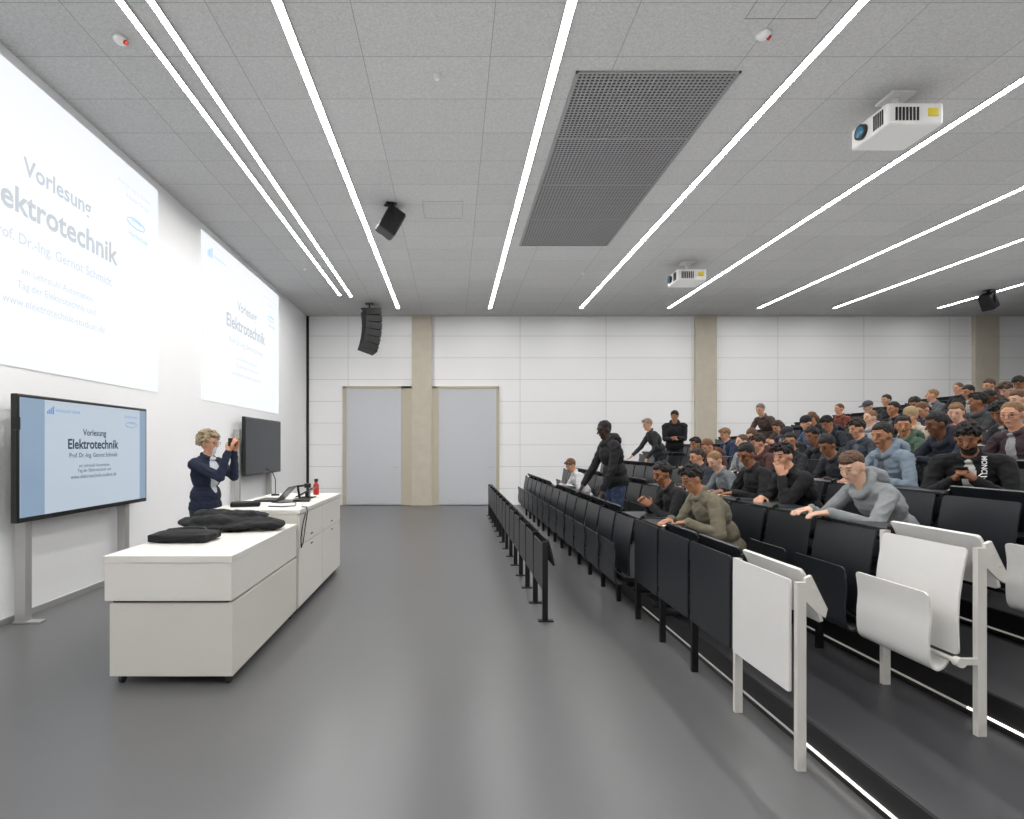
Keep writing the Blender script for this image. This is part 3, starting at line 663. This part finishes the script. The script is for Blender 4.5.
P=[
(852,2,'h',dict(lean=.62,yaw=.35,pitch=.45,hood=True,voxel=HR,bulk=1.05),'#85898b','fair','fade','#5a4030','student in a light grey hoodie leaning far forward over the table',{}),
(968,3,'e',dict(lean=.48,yaw=.0,pitch=.45,voxel=HR,bulk=1.1,beard=True,inner=True),'#0c0c0f','tan','wavy','#14100e','bearded student in a black jacket with white lettering looking down at a phone',dict(innerc='#c8c8c6',rot=.65)),
(882,3,'b',dict(lean=.3,yaw=.25,pitch=.25,hood=True,voxel=HR,bulk=1.06,inner=True),'#74828f','mid','short','#1a1512','dark haired student in a pale blue denim jacket',dict(innerc='#5a6068')),
(692,1,'b',dict(lean=.48,yaw=.15,pitch=.4,voxel=HR,bulk=1.12,puff=True),'#6c6655','mid','wavy','#15110f','student with glasses in an olive padded jacket at the lowest row',dict(glasses=True)),
(662,1,'e',dict(lean=.45,yaw=.3,pitch=.35,voxel=HR,bulk=1.08),'#17171a','tan','curly','#120f0e','curly haired student in black next to the olive jacket',{}),
(941,4,'h',dict(lean=.55,yaw=-.1,pitch=.3,voxel=HR,bulk=1.06,hood=True),'#161b2a','brown','short','#0f0d0c','dark haired student in a dark navy jacket bent forward behind the black jacket',{}),
(1012,4,'a',dict(lean=.3,yaw=.4,pitch=.2,voxel=HR,bulk=1.04,inner=True),'#3a2a30','light','crop','#7a5a3c','short haired student with glasses in a dark plum jacket at the right edge',dict(glasses=True,innerc='#9a9a9c')),
(746,2,'a',dict(lean=.35,yaw=.4,pitch=.5,voxel=.008,bulk=1.08),'#131316','tan','short','#100e0d','dark haired student in a black jacket turned down toward the table',{}),
(783,2,'d',dict(lean=.4,yaw=.4,pitch=.25,voxel=.008,bulk=1.08),'#111214','light','wavy','#191413','student in black resting the chin on one hand',{}),
(827,3,'b',{},'#1d2127','tan','short','#120f0d','dark haired student in a charcoal top writing beside the pale denim jacket',{}),
(571,1,'b',{},'#c8c8ca','light','wavy','#6a4a34','brown haired person in a white top alone at the far end of the lowest row',{}),
(697,2,'a',{},'#2b2f38','light','short','#3a2a20','brown haired student in dark slate behind the curly haired one',{}),
(730,2,'b',{},'#6b6f74','fair','crop','#8a6a48','fair haired student in mid grey looking down',{}),
(713,3,'d',{},'#33241e','mid','wavy','#1a1411','student in dark brown with hand at the chin',{}),
(738,3,'e',{},'#60382a','light','short','#6d452c','auburn haired student in a rust coloured top',{}),
(757,3,'c',{},'#999da2','fair','crop','#5c412c','student in pale grey sitting upright in the third row',{}),
(771,3,'a',{},'#4a2c2a','light','wavy','#33241b','student in a dull red pullover leaning on the table',{}),
(790,3,'f',{},'#202226','mid','short','#16120f','dark haired student in black turned toward the camera',{}),
(725,4,'a',{},'#1f2b44','light','wavy','#8a6a48','blond student in a navy pullover far back',{}),
(752,4,'b',{},'#a99b82','fair','short','#5a3f2a','student in a beige sweater writing',{}),
(800,4,'e',{},'#18191c','fair','cap','#2a1e16','student with a dark cap in black',dict(hatc='#22242a')),
(857,4,'a',{},'#353b45','light','wavy','#2b1d15','student in slate blue behind the pale denim jacket',{}),
(903,4,'f',{},'#405546','mid','short','#15110f','dark haired student in a muted green pullover',{}),
(806,5,'a',{},'#4a5c78','light','beanie','#222222','student in dusty blue with a black beanie',dict(hatc='#17181b')),
(843,5,'b',{},'#20252e','mid','wavy','#141010','student in near black blue with wavy dark hair',{}),
(870,5,'c',{},'#a6a6a9','fair','crop','#7b5b3c','fair haired student in a light grey top in the fifth row',{}),
(784,5,'e',{},'#3a2f3e','light','long','#3b281c','long haired student in a plum top',{}),
(822,4,'h',{},'#2d3036','tan','curly','#120f0e','curly haired student in graphite bent over the table',{}),
(925,5,'d',{},'#b2ab9d','light','beanie','#c8b08a','student in a cream sweater with a tan beanie',dict(hatc='#9c8866')),
(962,5,'a',dict(yaw=.6,bulk=1.0),'#7e292d','fair','short','#7a5838','light brown haired student in a dark red jacket',{}),
(1000,5,'b',{},'#23262c','tan','wavy','#110e0d','dark haired student in black just behind the red jacket',{}),
(812,6,'b',{},'#262931','light','long','#5f4228','long brown haired student in dark clothes high up',{}),
(893,6,'c',{},'#1b1d22','mid','short','#120f0d','upright dark haired student in black in the sixth row',{}),
(938,6,'e',{},'#2a3650','light','crop','#66482e','student in dark blue looking down in the sixth row',{}),
(978,6,'g',{},'#3b3d40','tan','wavy','#1a1411','student in grey with folded arms near the right',{}),
(1018,6,'a',{},'#83868b','fair','short','#5c422e','student in pale silver grey at the right edge higher up',{}),
(839,7,'c',{},'#6a3428','light','crop','#5b3f2a','student in a brick orange top in the seventh row',{}),
(868,7,'a',{},'#191b20','fair','cap','#2a1e16','student in black with a grey cap in the seventh row',dict(hatc='#3c4047')),
(915,7,'b',{},'#2c2f35','mid','curly','#15110f','curly haired student in dark grey in the seventh row',{}),
(990,7,'e',{},'#1a1c21','brown','crop','#0f0d0c','brown skinned student in black in the seventh row',{}),
(886,8,'c',{},'#2a2b2e','light','short','#2c1f17','upright student in charcoal in the eighth row',{}),
(932,8,'g',{},'#55585c','light','crop','#84643f','blond student in grey with folded arms in the eighth row',{}),
(968,8,'a',{},'#16171a','mid','short','#120f0d','dark haired student in black in the eighth row',{}),
(1006,8,'e',{},'#5b3b30','fair','wavy','#4c3524','student in brick red in the eighth row',{}),
(958,9,'c',{},'#2a2a2c','light','crop','#5b412d','student in a charcoal top in the ninth row',{}),
(1019,9,'b',{},'#212329','mid','wavy','#18120f','wavy haired student in black in the ninth row at the edge',{}),
(996,9,'a',{},'#4b2f2c','light','short','#4a3322','student in maroon in the ninth row beside the wavy haired one',{}),
]
rows={}
occ=set(); tabs=set(); near=[]
for p in sorted(P,key=lambda q:(q[1],-q[0])):
    px,n,v,ex,top,skin,style,hc,lab,pk=p
    kw=dict(VAR[v]); kw.update(ex); pk=dict(pk); rt=PI+pk.pop('rot',0)
    if not ex: kw['bulk']=[.98,1.06][px%2]; kw['hood']=bool(px%3==0); kw['inner']=bool(px%4<2)
    if not ex and 'innerc' not in pk: pk['innerc']=['#a8a8a6','#5d6066','#23252a','#7b7368'][px%4]
    sc=1.0 if 'voxel' in ex else .95
    H=sim(kw)*sc; hip=1.70+PITCH*n-.23; yy=(hip+math.cos(rt)*H.x)*F/(px-VX)-math.sin(rt)*H.x
    last=rows.get(n,-9)
    if yy-last<.6: yy=last+.6
    rows[n]=yy
    if yy>13.0: continue
    k=int((yy-Y0)/SP); occ.add((n+1,k)); tabs.add((n,k))
    fk=(yy-Y0)/SP-k
    if fk<.22: tabs.add((n,k-1)); occ.add((n+1,k-1))
    if fk>.78: tabs.add((n,k+1)); occ.add((n+1,k+1))
    o,Mh,wr,me=person(lab,(hip,yy,RISE*n),rt,top,skin,style,hc,group='students seated in the tiered rows',scale=sc,**pk,**kw)
    near.append((o,Mh,wr,me,lab,n,yy,kw))
for n in range(1,12):
    for k in range(NK):
        x=1.70+PITCH*(n-1); y=Y0+SP*(k+1)
        if VX+x*F/y>1070: continue
        col='white' if k==0 else 'black'
        seat=None if (n==1 and k<4) else ((n,k) in occ)
        unit(n,k,col,seat,(n,k) in tabs and n<11,last=(k==NK-1))
def phone(o,wr,lab):
    a,b=wr; c=(a[0]+b[0])/2; d=((a[1]+b[1])/2).normalized()
    mx=(Matrix.Translation(o.location)@Matrix.Rotation(o.rotation_euler.z,4,'Z')@Matrix.Scale(o.scale.x,4))
    lat=Vector((0,1,0)); n=d.cross(lat).normalized()
    R=Matrix((d,lat,n)).transposed().to_4x4()
    t=thing('smartphone',lab,'phone'); t.matrix_basis=mx@Matrix.Translation(c)@R
    MB().box(-.07,.07,-.036,.036,-.004,.004).build('phone_body',M['plastic'],t,.003)
    return t
for (o,Mh,wr,me,lab,n,yy,kw) in near:
    if 'white lettering' in lab:
        phone(o,wr,'black smartphone held by the bearded student in the black jacket')
        bv=BVHTree.FromPolygons([v.co for v in me.vertices],[tuple(q.vertices) for q in me.polygons])
        dr=Vector((-1,0,0))
        tm=text_mesh('MONCLER',.20,(.25,0,-.97),(0,1,0),(0.0,0,0),.03)
        for v in tm.vertices:
            c=v.co.copy(); src=Vector((.40,.085,.925))+Vector((0,c.y,c.z))
            h=bv.ray_cast(src,dr)
            v.co=(h[0]-dr*.010) if h[0] and h[0].x>.05 else src+dr*.2
        tm.materials.clear(); tm.materials.append(M['whitetxt']); l=link('jacket_lettering',tm,o)
    if kw['arms'] in('write','table','reach') and n<=5:
        nm=lab if len(lab.split())<10 else ' '.join(lab.split()[:9])
        t=tag(link('note_sheet',mesh_m(MB().box(-.07,.07,-.13,.08,0,.004),'note_sheet',M['paper'],False)),'white sheet on the table of the '+nm,'paper','note sheets on the writing tables')
        t.location=(1.70+PITCH*(n-1)+.15,yy,RISE*(n-1)+.934); t.rotation_euler=(0,0,random.uniform(-.2,.2))
# standing people
person('standing man in a black jacket and jeans leaning to the left among the front rows',(2.12,7.2,RISE),PI+.1,'#16171a','dark','crop','#0c0a09',pants='#33415c',stand=True,lean=.2,yaw=.15,pitch=.3,arms='lowreach',bulk=1.15,voxel=.008,scale=1.05,hood=True)
person('standing man in a black padded jacket facing the camera beside the aisle at the back',(4.85,12.1,RISE*4),-PI/2-.4,'#121317','mid','wavy','#14100e',stand=True,lean=.08,yaw=-.3,pitch=.15,arms='front',bulk=1.15,hood=True)
person('standing person in dark clothes with greyish hair bending over the seats far back',(4.2,11.2,RISE*3),PI,'#26282c','light','wavy','#8a7a68',stand=True,lean=.42,yaw=.2,pitch=.25,arms='reachdown',bulk=1.05)
person('stooping grey haired man in a brown jacket standing among the middle rows',(6.05,10.5,RISE*5),PI+.3,'#4c3c36','light','short','#6f6258',stand=True,lean=.46,yaw=.2,pitch=.3,arms='reachdown',bulk=1.02,scale=.95)
# lecturer
LR=-.3
o,Mh,wr,me=person('lecturer in a navy blazer with curly grey blond hair holding up a device',(-2.62,5.85,0),LR,'#1a2238','light','afro','#9a8a6e',pants='#2a2d36',innerc='#d0d4da',scale=1.03,stand=True,lean=.05,yaw=.1,pitch=.05,arms='photo',bulk=1.05,voxel=HR,inner=True,glasses=True)
a,b=wr; c=(a[0]+b[0])/2
t=thing('smartphone','dark smartphone held up in both hands by the lecturer','phone'); t.matrix_basis=Matrix.Translation(o.location)@Matrix.Rotation(LR,4,'Z')@Matrix.Scale(1.03,4)@Matrix.Translation(c+Vector((.0,0,.01)))
MB().box(-.005,.005,-.085,.085,-.04,.04).build('phone_body',M['plastic'],t,.003)
# ---------------------------------------------------------------- unseen fill lamp, added to brighten the ceiling from below
al=bpy.data.lights.new('ceiling_fill','AREA'); al.shape='RECTANGLE'; al.size=16; al.size_y=13; al.energy=310; al.spread=math.radians(150)
ao=bpy.data.objects.new('ceiling_fill',al); C.objects.link(ao); ao.location=(5.6,6.3,2.75); ao.rotation_euler=(PI,0,0)
# ---------------------------------------------------------------- world & camera
w=bpy.data.worlds.new('World'); S.world=w; w.use_nodes=True; w.node_tree.nodes['Background'].inputs[0].default_value=(.8,.85,.9,1); w.node_tree.nodes['Background'].inputs[1].default_value=.3
cd=bpy.data.cameras.new('camera'); cam=bpy.data.objects.new('camera',cd); C.objects.link(cam); cam.location=(0,0,HC); cam.rotation_euler=(PI/2,0,0)
cd.sensor_width=36; cd.lens=36*F/1024; cd.shift_x=(512-VX)/1024; cd.shift_y=(VY-409.5)/1024; cd.clip_start=.05
S.camera=cam
